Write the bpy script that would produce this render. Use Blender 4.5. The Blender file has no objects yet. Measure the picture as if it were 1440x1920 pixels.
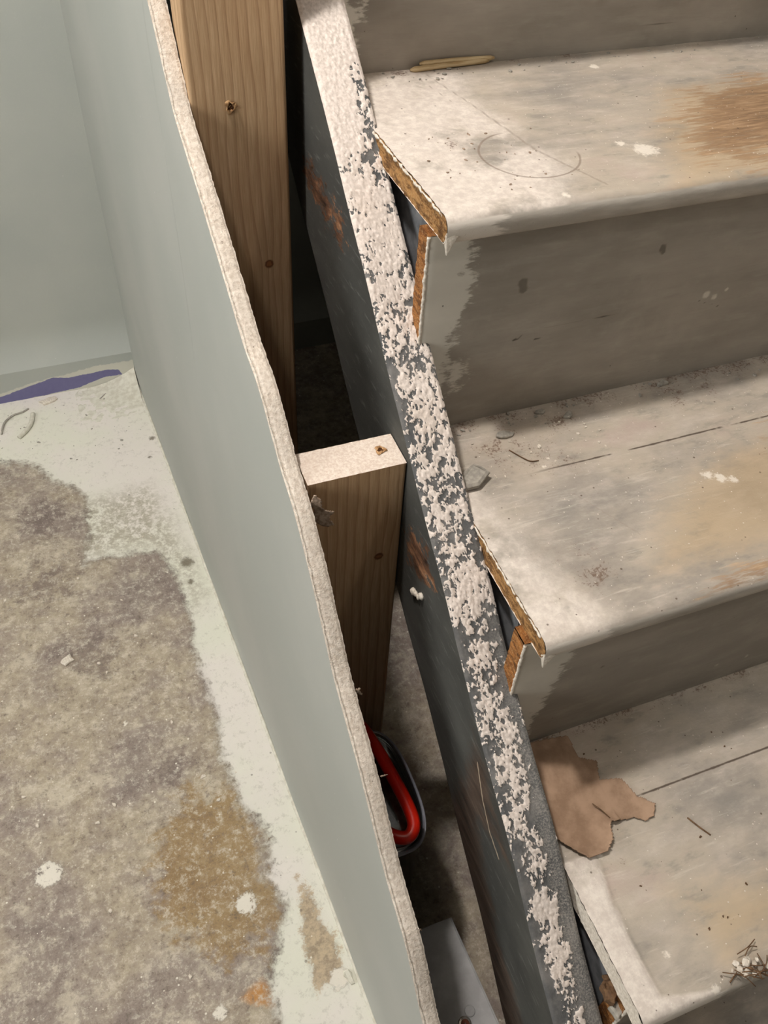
import bpy, math, random
import numpy as np
from mathutils import Vector, Matrix
random.seed(7); RNG = np.random.default_rng(7)
sc = bpy.context.scene; col = sc.collection

# ------------------------------------------------------------------ camera
cam_d = bpy.data.cameras.new('camera'); cam = bpy.data.objects.new('camera', cam_d); col.objects.link(cam)
cF = Vector((0.27412, 0.62621, -0.72988)); cU = Vector((0.22833, 0.69487, 0.68192)); cR = Vector((0.93420, -0.35359, 0.04750))
cam.matrix_world = Matrix(((cR.x, cU.x, -cF.x, -0.31281), (cR.y, cU.y, -cF.y, -0.08213), (cR.z, cU.z, -cF.z, 0.82579), (0, 0, 0, 1)))
cam_d.sensor_fit = 'VERTICAL'; cam_d.sensor_height = 36; cam_d.sensor_width = 27; cam_d.lens = 30.424
cam_d.clip_start = 0.01; cam_d.clip_end = 50
sc.camera = cam
# ------------------------------------------------------------------ light
sc.view_settings.view_transform = 'Standard'; sc.view_settings.look = 'None'
sc.view_settings.exposure = 0.28; sc.view_settings.gamma = 1.0; sc.view_settings.use_curve_mapping = False
W = bpy.data.worlds.new('world'); sc.world = W; W.use_nodes = True
W.node_tree.nodes['Background'].inputs[0].default_value = (1.0, 0.96, 0.9, 1); W.node_tree.nodes['Background'].inputs[1].default_value = 0.04
def lamp(name, kind, loc, power, color, size):
    d = bpy.data.lights.new(name, kind); d.energy = power; d.color = color
    if kind == 'POINT': d.shadow_soft_size = size
    else: d.shape = 'DISK'; d.size = size
    o = bpy.data.objects.new(name, d); o.location = loc; col.objects.link(o); return o
lamp('ceiling_bulb', 'POINT', (-0.57, 0.61, 1.92), 64, (1.0, 0.94, 0.88), 0.05)
lamp('far_ceiling_bulb', 'POINT', (0.60, -0.40, 1.90), 7, (1.0, 0.92, 0.84), 0.07)
lamp('side_fill_light', 'AREA', (-2.3, 0.0, 1.0), 23, (1.0, 1.0, 0.97), 1.1).rotation_euler = (0, -math.pi/2, 0)  # added soft fill for the left-facing surfaces, not an actual window

# ------------------------------------------------------------------ numeric helpers
_P = np.random.default_rng(3).permutation(256); _P = np.concatenate([_P, _P, _P])
_G = np.random.default_rng(4).normal(size=(256, 3)); _G /= np.linalg.norm(_G, axis=1)[:, None]
def noise3(p):
    p = np.asarray(p, float); i = np.floor(p).astype(int); f = p - i; i &= 255
    u = f*f*f*(f*(f*6-15)+10); out = 0
    for dx in (0, 1):
        for dy in (0, 1):
            for dz in (0, 1):
                h = _P[_P[_P[(i[..., 0]+dx) & 255]+((i[..., 1]+dy) & 255)]+((i[..., 2]+dz) & 255)]
                g = _G[h]; d = f-np.array([dx, dy, dz])
                w = (u[..., 0] if dx else 1-u[..., 0])*(u[..., 1] if dy else 1-u[..., 1])*(u[..., 2] if dz else 1-u[..., 2])
                out = out+w*(g*d).sum(-1)
    return out
def fbm(p, oct=4, rough=.55):
    p = np.asarray(p, float); a = 1.; s = 0; t = 0
    for k in range(oct): s = s+a*noise3(p*2**k+17.3*k); t += a; a *= rough
    return s/t*1.8
def ss(x, a, b):
    t = np.clip((x-a)/(b-a), 0, 1); return t*t*(3-2*t)
def sdpoly(P, poly):
    P = np.asarray(P, float); poly = np.asarray(poly, float); d = np.full(len(P), 1e9); ins = np.zeros(len(P), bool)
    for k in range(len(poly)):
        a = poly[k]; b = poly[(k+1) % len(poly)]; e = b-a; w = P-a
        t = np.clip((w@e)/(e@e+1e-12), 0, 1); q = w-t[:, None]*e; d = np.minimum(d, (q**2).sum(1))
        c = ((a[1] > P[:, 1]) != (b[1] > P[:, 1])) & (P[:, 0] < (b[0]-a[0])*(P[:, 1]-a[1])/(b[1]-a[1]+1e-12)+a[0])
        ins ^= c
    return np.where(ins, 1, -1)*np.sqrt(d)
def mesh(name, V, Fc, attrs=None, smooth=True, mats=(), midx=None):
    V = np.asarray(V, float); me = bpy.data.meshes.new(name)
    if isinstance(Fc, np.ndarray):
        n = Fc.shape[1]; loops = Fc.ravel(); starts = np.arange(len(Fc))*n
        me.vertices.add(len(V)); me.vertices.foreach_set('co', V.ravel().astype(np.float32))
        me.loops.add(len(loops)); me.loops.foreach_set('vertex_index', loops.astype(np.int32))
        me.polygons.add(len(Fc)); me.polygons.foreach_set('loop_start', starts.astype(np.int32))
        me.update(calc_edges=True)
    else: me.from_pydata([tuple(v) for v in V], [], [tuple(int(i) for i in f) for f in Fc])
    for m in mats: me.materials.append(m)
    if midx is not None: me.polygons.foreach_set('material_index', np.asarray(midx, np.int32))
    me.polygons.foreach_set('use_smooth', np.full(len(me.polygons), smooth))
    for k, v in (attrs or {}).items():
        a = me.attributes.new(k, 'FLOAT', 'POINT'); a.data.foreach_set('value', np.asarray(v, np.float32))
    me.validate(); me.update(); return me
def tag(o, label=None, cat=None, group=None, kind=None):
    if label: o['label'] = label
    if cat: o['category'] = cat
    if group: o['group'] = group
    if kind: o['kind'] = kind
    return o
def empty(name, loc, label, cat, group=None):
    o = bpy.data.objects.new(name, None); o.location = loc; o.empty_display_size = .02; col.objects.link(o); return tag(o, label, cat, group)
def org(par):
    v = np.zeros(3)
    while par is not None: v = v+np.array(par.location); par = par.parent
    return v
def obj(name, V, Fc, mats, parent=None, attrs=None, smooth=True, midx=None, base=None):
    """V in world coordinates; the object's own origin is put at base (or at its parent's)."""
    if not isinstance(mats, (list, tuple)): mats = [mats]
    V = np.asarray(V, float); b = np.array(base) if base is not None else np.zeros(3)
    o = bpy.data.objects.new(name, mesh(name, V-org(parent)-b, Fc, attrs, smooth, mats, midx))
    o.location = b; o.parent = parent; col.objects.link(o); return o
def gridfaces(nu, nv, closeu=False, flip=False):
    i = np.arange(nu if closeu else nu-1); j = np.arange(nv-1); I, J = np.meshgrid(i, j, indexing='ij'); I2 = (I+1) % nu
    f = np.stack([I*nv+J, I2*nv+J, I2*nv+J+1, I*nv+J+1], -1).reshape(-1, 4)
    return f[:, ::-1].copy() if flip else f
def boxv(x0, x1, y0, y1, z0, z1):
    V = [(x, y, z) for x in (x0, x1) for y in (y0, y1) for z in (z0, z1)]
    return V, [(0, 1, 3, 2), (4, 6, 7, 5), (0, 4, 5, 1), (2, 3, 7, 6), (0, 2, 6, 4), (1, 5, 7, 3)]
def bevel(o, w, seg=2):
    m = o.modifiers.new('bevel', 'BEVEL'); m.width = w; m.segments = seg; m.limit_method = 'ANGLE'; return o
def tube(pts, rad, n=8, closed=False, cap=True):
    pts = np.asarray(pts, float); N = len(pts); V = []; rad = np.broadcast_to(rad, (N,))
    T = np.roll(pts, -1, 0)-np.roll(pts, 1, 0)
    if not closed: T[0] = pts[1]-pts[0]; T[-1] = pts[-1]-pts[-2]
    T /= np.linalg.norm(T, axis=1)[:, None]; up = np.array([.13, .21, .97]); a = np.cross(T[0], up); a /= np.linalg.norm(a)
    for k in range(N):
        a = a-T[k]*(a@T[k]); a /= np.linalg.norm(a); b = np.cross(T[k], a)
        for j in range(n): t = 2*math.pi*j/n; V.append(pts[k]+rad[k]*(math.cos(t)*a+math.sin(t)*b))
    Fc = []
    for k in range(N if closed else N-1):
        k2 = (k+1) % N
        for j in range(n): Fc.append((k*n+j, k*n+(j+1) % n, k2*n+(j+1) % n, k2*n+j))
    if not closed and cap: Fc.append(tuple(range(n))[::-1]); Fc.append(tuple((N-1)*n+j for j in range(n)))
    return V, Fc
def smoothpts(P, n=8, closed=False):
    P = np.asarray(P, float); out = []; N = len(P)
    for k in range(N if closed else N-1):
        g = lambda i: P[i % N] if closed else P[min(max(i, 0), N-1)]
        p0, p1, p2, p3 = g(k-1), g(k), g(k+1), g(k+2)
        for t in np.arange(n)/n: out.append(.5*((2*p1)+(-p0+p2)*t+(2*p0-5*p1+4*p2-p3)*t*t+(-p0+3*p1-3*p2+p3)*t**3))
    if not closed: out.append(P[-1])
    return np.array(out)

# ------------------------------------------------------------------ shader helper
def lin(c): return tuple((v/255/12.92 if v/255 <= .04045 else ((v/255+.055)/1.055)**2.4) for v in c)+(1,)
class S:
    def __init__(s, name, rough=.85, spec=.25):
        s.m_ = bpy.data.materials.new(name); s.m_.use_nodes = True; s.nt = s.m_.node_tree
        s.P = s.nt.nodes['Principled BSDF']; s.P.inputs['Roughness'].default_value = rough
        s.P.inputs['Specular IOR Level'].default_value = spec; s.tc = s.n('ShaderNodeTexCoord'); s.O = s.tc.outputs['Object']
    def n(s, t, **k):
        x = s.nt.nodes.new(t)
        for a, b in k.items(): setattr(x, a, b)
        return x
    def set(s, sock, v):
        if isinstance(v, bpy.types.NodeSocket): s.nt.links.new(v, sock)
        elif isinstance(v, tuple) and len(v) == 3: sock.default_value = v if sock.type == 'VECTOR' else v+(1,)
        else: sock.default_value = v
    def m(s, op, a, b=0., c=0., clamp=False):
        x = s.n('ShaderNodeMath', operation=op, use_clamp=clamp)
        for i, v in enumerate((a, b, c)): s.set(x.inputs[i], v)
        return x.outputs[0]
    def add(s, a, b): return s.m('ADD', a, b)
    def mul(s, a, b, clamp=False): return s.m('MULTIPLY', a, b, clamp=clamp)
    def vec(s, sc=(1, 1, 1), off=(0, 0, 0), v=None, rot=(0, 0, 0)):
        x = s.n('ShaderNodeMapping'); s.set(x.inputs[0], v or s.O); x.inputs[1].default_value = off; x.inputs[2].default_value = rot; x.inputs[3].default_value = sc
        return x.outputs[0]
    def noise(s, scale, detail=4, rough=.55, st=(1, 1, 1), off=(0, 0, 0), dist=0, v=None, rot=(0, 0, 0)):
        x = s.n('ShaderNodeTexNoise'); s.set(x.inputs['Vector'], s.vec(st, off, v, rot))
        x.inputs['Scale'].default_value = scale; x.inputs['Detail'].default_value = detail; x.inputs['Roughness'].default_value = rough; x.inputs['Distortion'].default_value = dist
        return x.outputs['Fac']
    def vor(s, scale, st=(1, 1, 1), off=(0, 0, 0), feature='F1', rnd=1.):
        x = s.n('ShaderNodeTexVoronoi', feature=feature); s.set(x.inputs['Vector'], s.vec(st, off)); x.inputs['Scale'].default_value = scale
        x.inputs['Randomness'].default_value = rnd; return x.outputs['Distance'], x.outputs.get('Color')
    def at(s, name): return s.n('ShaderNodeAttribute', attribute_name=name).outputs['Fac']
    def ss(s, x, a, b):
        r = s.n('ShaderNodeMapRange', interpolation_type='SMOOTHSTEP'); s.set(r.inputs[0], x); r.inputs[1].default_value = a; r.inputs[2].default_value = b
        if a > b: r.inputs[1].default_value = b; r.inputs[2].default_value = a; r.inputs[3].default_value = 1; r.inputs[4].default_value = 0
        return r.outputs[0]
    def mix(s, f, a, b, mode='MIX'):
        x = s.n('ShaderNodeMix', data_type='RGBA', blend_type=mode); s.set(x.inputs[0], f); s.set(x.inputs[6], a); s.set(x.inputs[7], b); return x.outputs[2]
    def ramp(s, f, stops):
        x = s.n('ShaderNodeValToRGB'); s.set(x.inputs[0], f); e = x.color_ramp.elements
        while len(e) < len(stops): e.new(.5)
        for k, (p, c) in enumerate(stops): e[k].position = p; e[k].color = c
        return x.outputs[0]
    def xyz(s):
        x = s.n('ShaderNodeSeparateXYZ'); s.set(x.inputs[0], s.O); return x.outputs
    def bump(s, h, strength=.5, dist=.001, prev=None):
        x = s.n('ShaderNodeBump'); x.inputs['Strength'].default_value = strength; x.inputs['Distance'].default_value = dist; s.set(x.inputs['Height'], h)
        if prev is not None: s.set(x.inputs['Normal'], prev)
        return x.outputs[0]
    def out(s, c, nrm=None, rough=None):
        s.set(s.P.inputs['Base Color'], c)
        if nrm is not None: s.set(s.P.inputs['Normal'], nrm)
        if rough is not None: s.set(s.P.inputs['Roughness'], rough)
        return s.m_
def speck(s, scale, thr, off=(0, 0, 0), keep=.5):
    """sparse small specks: cells of a voronoi, kept at random"""
    d, c = s.vor(scale, off=off); x = s.n('ShaderNodeSeparateColor'); s.set(x.inputs[0], c)
    return s.mul(s.ss(s.add(d, s.mul(x.outputs[1], thr*.6)), thr*1.1, thr*.8), s.m('LESS_THAN', x.outputs[0], keep))

# ------------------------------------------------------------------ materials
def m_tread(white_tex, seam, arc=False):
    s = S('worn_tread_paint', .8, .3)
    X, Y, Z = s.xyz()
    big = s.noise(7, 5, .6, (1, 1.4, 1)); mid = s.noise(38, 6, .65, (.6, 1.3, 1), (3, 1, 0)); fine = s.noise(420, 3, .7); gr = s.noise(150, 5, .7, (.12, 1, 1), (7, 0, 0))
    c = s.ramp(big, [(.3, lin((146, 141, 134))), (.47, lin((172, 163, 152))), (.6, lin((188, 177, 162))), (.75, lin((188, 170, 160)))])
    c = s.mix(s.mul(s.ss(mid, .45, .75), .55), c, lin((212, 201, 190)))
    c = s.mix(s.mul(s.ss(mid, .46, .3), .5), c, lin((134, 131, 124)))
    c = s.mix(s.mul(s.ss(gr, .56, .72), .4), c, lin((222, 214, 202)))
    # warm worn zone and bare wood
    warm = s.ss(s.add(s.at('warm'), s.mul(s.m('SUBTRACT', mid, .5), .09)), -.02, .04)
    c = s.mix(s.mul(warm, .55), c, lin((196, 170, 132)))
    wd = s.add(s.at('wood'), s.mul(s.m('SUBTRACT', gr, .5), .13))
    wd = s.add(wd, s.mul(s.m('SUBTRACT', mid, .5), .06))
    wcol = s.ramp(gr, [(.32, lin((92, 66, 46))), (.48, lin((142, 110, 80))), (.62, lin((176, 144, 110))), (.75, lin((206, 182, 154)))])
    wf = s.ss(wd, -.004, .022)
    c = s.mix(s.mul(wf, .85), c, wcol)
    # white joint-compound dust
    wh = s.add(s.at('white'), s.mul(s.m('SUBTRACT', s.noise(55, 7, .7), .5), .05*white_tex))
    whf = s.ss(wh, -.022*white_tex, .024*white_tex)
    c = s.mix(s.mul(s.mul(whf, .93), s.ss(s.noise(16, 5, .65, off=(3, 3, 3)), .30, .50)), c, s.mix(s.ss(s.noise(120, 5, .7), .35, .7), lin((214, 203, 194)), lin((238, 229, 219))))
    # streaks, dirt mask (dust plus shade painted in by the riser), specks
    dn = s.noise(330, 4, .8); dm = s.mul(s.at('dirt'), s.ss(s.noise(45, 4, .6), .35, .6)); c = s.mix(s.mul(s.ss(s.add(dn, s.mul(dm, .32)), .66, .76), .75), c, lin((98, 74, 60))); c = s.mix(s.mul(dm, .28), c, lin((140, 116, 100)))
    sp = speck(s, 330, .28, keep=.10); c = s.mix(s.mul(sp, .7), c, lin((240, 232, 222)))
    sp2 = speck(s, 170, .22, (5, 3, 1), keep=.07); c = s.mix(s.mul(sp2, .75), c, lin((88, 72, 60)))
    c = s.mix(s.mul(s.ss(s.add(s.at('spot'), s.mul(s.m('SUBTRACT', s.noise(170, 5, .75), .5), 1.6)), .3, .7), .85), c, lin((242, 234, 222)))
    if seam is not None:
        dy = s.m('ABSOLUTE', s.m('SUBTRACT', Y, seam)); ln = s.ss(s.add(dy, s.mul(s.m('SUBTRACT', s.noise(90, 3), .5), .002)), .0016, .0004)
        brk = s.ss(s.noise(30, 3, .6, (1, .1, 1)), .38, .52)
        c = s.mix(s.mul(s.mul(ln, brk), s.ss(X, -.24, -.18)), c, lin((95, 84, 74)))
    if arc:
        for (cx, cy, r, w, a0) in ((-.192, .302, .047, .0016, 1),):
            dx = s.m('SUBTRACT', X, cx); dy = s.m('SUBTRACT', Y, cy); r_ = s.m('SQRT', s.add(s.mul(dx, dx), s.mul(dy, dy)))
            rg = s.ss(s.m('ABSOLUTE', s.m('SUBTRACT', r_, r)), w, w*.3)
            ang = s.ss(s.add(dx, dy), .045, .03)
            c = s.mix(s.mul(s.mul(rg, ang), .6), c, lin((128, 110, 96)))
    c = s.mix(s.mul(s.ss(s.at('scrape'), .35, .75), .55), c, lin((150, 136, 124)))
    # nosing front: flat grey paint
    ft = s.ss(s.add(s.at('front'), s.mul(s.m('SUBTRACT', s.noise(130, 4, .6, (.2, 1, 1)), .5), .6)), .35, .65)
    fc = s.mix(s.ss(s.noise(60, 4, .6, (.2, 1, 1)), .4, .7), lin((176, 169, 159)), lin((202, 195, 185)))
    fw = s.ss(s.add(s.at('nosewhite'), s.mul(s.m('SUBTRACT', s.noise(200, 4, .6, (.15, 1, 1)), .5), .05)), -.004, .006)
    fc = s.mix(fw, fc, lin((224, 216, 206)))
    c = s.mix(ft, c, fc)
    b = s.bump(fine, .35, .0006); b = s.bump(mid, .3, .002, b); b = s.bump(s.add(whf, sp), .5, .0012, b)
    return s.out(c, b, s.ss(mid, 1.3, .1))
def m_endwood(a=(196, 145, 84), b=(120, 78, 38)):
    s = S('raw_end_wood', .8); g = s.noise(260, 4, .6, (1, .25, 1)); f = s.noise(700, 2, .6)
    c = s.mix(s.ss(g, .35, .65), lin(b), lin(a)); c = s.mix(s.mul(s.ss(f, .5, .7), .4), c, lin((222, 190, 140)))
    c = s.mix(s.mul(s.ss(s.noise(60, 4), .56, .66), .7), c, lin((74, 48, 28)))
    return s.out(c, s.bump(g, .6, .001))
def m_riser():
    s = S('grey_riser_paint', .55, .35); X, Y, Z = s.xyz()
    a = s.noise(12, 5, .6, (.5, 1, 1.5)); b = s.noise(70, 4, .6, (.25, 1, 1))
    c = s.mix(s.ss(a, .35, .68), lin((144, 137, 127)), lin((164, 156, 145)))
    c = s.mix(s.mul(s.ss(b, .5, .75), .3), c, lin((184, 178, 166)))
    c = s.mix(s.mul(s.ss(s.noise(500, 2, .6, (.06, 1, 1)), .52, .7), .08), c, lin((110, 104, 95)))
    c = s.mix(s.mul(s.ss(s.noise(24, 6, .7, off=(4, 4, 4)), .5, .7), .3), c, lin((176, 168, 156)))
    L = s.add(s.at('light'), s.mul(s.m('SUBTRACT', s.noise(260, 5, .7, (.3, 1, 1.1), rot=(0, .5, 0)), .5), .042)); L = s.add(L, s.mul(s.m('SUBTRACT', s.noise(60, 2, .5), .5), .03))
    c = s.mix(s.ss(L, -.003, .005), c, s.mix(s.noise(30, 3, .5, (.4, 1, 1)), lin((196, 192, 182)), lin((226, 221, 210))))
    c = s.mix(s.mul(s.ss(s.at('knot'), .3, .8), .7), c, lin((92, 84, 74)))
    c = s.mix(s.mul(s.ss(s.at('crack'), .45, .8), .85), c, lin((60, 52, 44)))
    c = s.mix(s.mul(s.ss(s.at('chip'), .4, .7), .8), c, lin((214, 208, 196)))
    c = s.mix(s.mul(speck(s, 90, .16, keep=.05), .8), c, lin((84, 76, 66)))
    return s.out(c, s.bump(s.add(b, s.mul(s.ss(L, -.003, .005), .6)), .35, .0015))
def m_stringer():
    s = S('plaster_splattered_paint', .75, .3)
    pl = s.at('plaster'); side = s.at('side')
    e = s.add(pl, s.mul(s.m('SUBTRACT', s.noise(520, 4, .65), .5), .28)); pf = s.ss(e, .42, .54)
    pc = s.mix(s.ss(s.noise(300, 4, .6), .3, .7), lin((208, 196, 187)), lin((238, 227, 219)))
    pc = s.mix(s.mul(s.ss(s.noise(14, 3), .5, .75), .3), pc, lin((208, 192, 178)))
    dk = s.mix(s.ss(s.noise(40, 5, .65), .35, .7), lin((88, 89, 90)), lin((122, 120, 118)))
    dk = s.mix(s.mul(s.ss(s.at('worn'), .2, .8), s.ss(s.noise(600, 4, .7), .4, .66)), dk, lin((158, 154, 148)))
    sd = s.mix(s.ss(s.noise(9, 5, .6, (1, .5, 1)), .35, .7), lin((68, 68, 65)), lin((92, 92, 88)))
    sd = s.mix(s.mul(s.ss(s.noise(160, 4, .6, (1, .2, 1), rot=(-.7, 0, 0)), .56, .74), .35), sd, lin((150, 150, 146)))
    wc = s.ramp(s.noise(80, 5, .7, (1, .35, 1), rot=(-.7, 0, 0)), [(.33, lin((40, 26, 18))), (.5, lin((104, 72, 52))), (.64, lin((156, 112, 80))), (.8, lin((200, 180, 160)))])
    wf = s.ss(s.add(s.at('wood'), s.mul(s.m('SUBTRACT', s.noise(70, 7, .75, (1, .5, 1)), .5), .13)), -.002, .004)
    sd = s.mix(wf, sd, wc)
    w2 = s.ss(s.add(s.at('brown'), s.mul(s.m('SUBTRACT', s.noise(40, 6, .7, (1, .5, 1)), .5), .1)), -.01, .02)
    sd = s.mix(s.mul(w2, .8), sd, s.ramp(s.noise(70, 5, .7, (1, .2, 1), rot=(-.7, 0, 0)), [(.3, lin((46, 36, 30))), (.55, lin((92, 74, 62))), (.75, lin((120, 104, 92)))]))
    sd = s.mix(s.mul(speck(s, 120, .14, keep=.1), .8), sd, lin((196, 192, 186)))
    sc_ = s.ss(s.at('scratch'), .4, .8); sd = s.mix(sc_, sd, lin((190, 172, 150)))
    c = s.mix(s.ss(side, .4, .6), s.mix(pf, dk, pc), sd)
    b = s.bump(s.noise(700, 4, .6), .5, .0006); b = s.bump(s.mul(pf, s.ss(side, .6, .4)), .9, .0009, b); b = s.bump(wf, -.6, .0015, b)
    return s.out(c, b)
def m_gypsum():
    s = S('cut_gypsum', .95, .1); a = s.noise(260, 5, .65); b = s.noise(30, 3)
    c = s.mix(s.ss(a, .3, .65), lin((196, 180, 164)), lin((232, 221, 208))); c = s.mix(s.mul(b, .3), c, lin((238, 233, 226)))
    c = s.mix(s.mul(speck(s, 260, .2, keep=.06), .7), c, lin((90, 74, 60)))
    return s.out(c, s.bump(s.add(a, s.mul(s.noise(900, 3, .6), .3)), .9, .0016))
def m_wallpaint(name, a, b):
    s = S(name, .6, .3); n1 = s.noise(3.5, 4, .5); n2 = s.noise(650, 3, .6)
    c = s.mix(s.ss(n1, .35, .7), lin(a), lin(b))
    c = s.mix(s.mul(s.ss(n2, .5, .8), .12), c, lin((206, 208, 202)))
    c = s.mix(s.mul(speck(s, 38, .05, keep=.25), .8), c, lin((226, 226, 220)))
    tp = s.at('tape'); tn = s.m('SUBTRACT', s.noise(90, 5, .6), .5)
    c = s.mix(s.ss(s.add(s.at('pale'), s.mul(tn, .012)), -.001, .002), c, lin((206, 205, 194)))
    c = s.mix(s.ss(s.add(tp, s.mul(tn, .006)), -.0005, .001), c, s.mix(s.noise(120, 3), lin((108, 106, 148)), lin((122, 120, 158))))
    c = s.mix(s.mul(s.ss(s.at('hair'), .4, .8), .35), c, lin((120, 122, 118)))
    return s.out(c, s.bump(n2, .12, .0006))
def m_floor():
    s = S('mottled_concrete', .85, .25)
    big = s.noise(4.5, 6, .62); mid = s.noise(16, 8, .72, off=(2, 5, 0)); fin = s.noise(95, 8, .78, off=(1, 1, 0)); st = s.noise(60, 6, .7, (1, .25, 1), rot=(0, 0, 1.0))
    c = s.ramp(big, [(.32, lin((134, 123, 117))), (.44, lin((156, 144, 134))), (.55, lin((174, 162, 142))), (.68, lin((150, 138, 132)))])
    c = s.mix(s.mul(s.ss(mid, .5, .66), .65), c, lin((208, 199, 180)))
    c = s.mix(s.mul(s.ss(mid, .5, .32), .5), c, lin((126, 113, 110)))
    dk = s.at('dark'); c = s.mix(s.mul(s.ss(s.add(dk, s.mul(s.m('SUBTRACT', s.noise(30, 8, .75), .5), 3.4)), .45, .9), .6), c, lin((112, 99, 96)))
    tan = s.ss(s.add(s.at('tan'), s.mul(s.m('SUBTRACT', s.noise(26, 7, .7, off=(9, 9, 0)), .5), .2)), -.012, .02); c = s.mix(s.mul(tan, .72), c, lin((152, 124, 78)))
    org_ = s.ss(s.add(s.at('orange'), s.mul(s.m('SUBTRACT', fin, .5), .04)), -.004, .008); c = s.mix(s.mul(org_, .85), c, lin((192, 136, 72)))
    vn = s.noise(42, 10, .85, off=(6, 2, 0)); c = s.mix(s.mul(s.ss(vn, .51, .62), .8), c, lin((206, 197, 182)))
    c = s.mix(s.mul(s.ss(vn, .47, .36), .7), c, lin((110, 97, 92)))
    c = s.mix(s.mul(s.ss(fin, .52, .64), .6), c, lin((216, 209, 194)))
    c = s.mix(s.mul(s.ss(fin, .46, .36), .5), c, lin((98, 88, 80)))
    c = s.mix(s.mul(s.ss(st, .58, .74), .35), c, lin((220, 214, 200)))
    wn = s.add(s.mul(s.m('SUBTRACT', mid, .5), .06), s.mul(s.m('SUBTRACT', fin, .5), .05))
    w = s.add(s.at('white'), wn); wf = s.ss(w, -.006, .012)
    wc = s.mix(s.ss(big, .35, .65), lin((228, 228, 214)), lin((232, 226, 220)))
    wc = s.mix(s.mul(s.ss(fin, .47, .38), .25), wc, lin((150, 146, 134)))
    thin = s.ss(s.add(s.at('thin'), wn), -.02, .05)
    wc = s.mix(s.mul(thin, s.ss(fin, .62, .42)), wc, lin((178, 172, 156)))
    c = s.mix(wf, c, wc)
    b2 = s.ss(s.add(s.at('brown'), s.mul(wn, 1.)), -.003, .006); c = s.mix(s.mul(b2, .75), c, s.mix(s.ss(fin, .4, .6), lin((134, 108, 76)), lin((186, 160, 124))))
    bl = s.ss(s.add(s.at('blob'), s.mul(s.m('SUBTRACT', s.noise(75, 7, .75), .5), .03)), -.001, .003); c = s.mix(s.mul(bl, s.ss(fin, .35, .46)), c, lin((232, 226, 214)))
    dr = s.ss(s.add(s.at('dirt'), s.mul(s.m('SUBTRACT', fin, .5), 1.4)), .45, .75); c = s.mix(s.mul(dr, .8), c, lin((104, 94, 76)))
    sp = speck(s, 110, .2, keep=.14); c = s.mix(s.mul(sp, .8), c, lin((238, 234, 222)))
    sp2 = speck(s, 75, .17, (4, 4, 4), keep=.1); c = s.mix(s.mul(sp2, .55), c, lin((110, 102, 92)))
    b = s.bump(fin, .5, .0015); b = s.bump(s.add(wf, bl), .5, .002, b)
    return s.out(c, b)
def m_stud(dusty=False):
    s = S('pine_lumber', .6, .3); u = s.at('grain')
    sw = s.m('FRACT', s.add(u, s.mul(s.noise(25, 3, .5, (1, 1, .15)), .25)))
    line = s.mul(s.m('POWER', sw, 3.5), s.ss(sw, 1.0, .93))
    fine = s.noise(900, 3, .6, (1, 1, .035)); big = s.noise(10, 3, .5, (1, 1, .3))
    c = s.mix(s.ss(fine, .35, .7), lin((192, 160, 124)), lin((212, 182, 146)))
    c = s.mix(s.mul(s.ss(big, .4, .7), .4), c, lin((196, 152, 110)))
    c = s.mix(s.mul(line, .6), c, lin((140, 100, 66)))
    k = s.at('knot'); c = s.mix(s.ss(k, .35, .75), c, s.mix(s.ss(k, .8, .95), lin((112, 70, 40)), lin((150, 100, 62))))
    c = s.mix(s.mul(s.at('screw'), 1), c, lin((84, 58, 36)))
    return s.out(c, s.bump(s.add(s.mul(line, .5), fine), .25, .0006))
def m_plain(name, a, b, scale=80, rough=.8, spec=.3, bumps=.3, bd=.001, st=(1, 1, 1), metal=0):
    s = S(name, rough, spec); n = s.noise(scale, 5, .6, st); s.P.inputs['Metallic'].default_value = metal
    return s.out(s.mix(s.ss(n, .33, .67), lin(a), lin(b)), s.bump(n, bumps, bd))
M_GYP = m_gypsum()
M_PANEL = m_wallpaint('grey_wall_paint', (178, 182, 177), (186, 188, 183))
M_BACK = m_wallpaint('grey_wall_paint_back', (172, 177, 172), (180, 184, 178))
M_FLOOR = m_floor(); M_RISER = m_riser(); M_STR = m_stringer(); M_STUD = m_stud()
M_END = m_endwood((178, 134, 84), (104, 70, 38)); M_END2 = m_endwood((170, 114, 62), (110, 66, 32))
M_DUSTTOP = m_plain('dusty_cut_wood', (218, 200, 186), (240, 228, 216), 400, .9, .1, .6)
M_CARR = m_plain('dull_grey_paint', (112, 114, 118), (140, 142, 146), 60)
M_CHIP = m_plain('plaster_crumb', (206, 196, 182), (236, 228, 216), 300, .9, .1, .8)
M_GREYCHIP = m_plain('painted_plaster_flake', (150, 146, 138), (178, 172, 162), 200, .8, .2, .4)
M_KRAFT = m_plain('brown_facing_paper', (146, 120, 99), (176, 148, 125), 45, .9, .1, .5)
M_TORN = m_plain('torn_grey_paper', (138, 118, 102), (190, 170, 152), 240, .9, .1, .9)
M_FIBRE = m_plain('brown_fibre', (84, 62, 44), (120, 92, 66), 200)
M_GRIT = m_plain('brown_grit', (138, 116, 98), (186, 166, 148), 300)
M_SPLIT = m_plain('pale_splinter_wood', (186, 156, 112), (222, 200, 160), 240, .7, .2, .5, .001, (.1, 1, 1))
M_CAULK = m_plain('dried_caulk', (206, 202, 188), (226, 224, 212), 90, .7, .3, .4)
M_CEIL = m_plain('ceiling_white', (150, 146, 140), (160, 156, 150), 30)
M_ROOM = m_plain('room_wall_grey', (124, 124, 120), (132, 132, 128), 20)
M_BOX = m_plain('galvanised_sheet', (178, 178, 178), (200, 200, 200), 30, .45, .5, .1, .0005)
M_SCREW = m_plain('screw_steel', (150, 140, 130), (196, 190, 184), 90, .35, .5, .2, .0005, metal=.8)
M_RUST = m_plain('rusty_screw_head', (122, 66, 50), (160, 96, 74), 200, .7, .3, .4)

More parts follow.
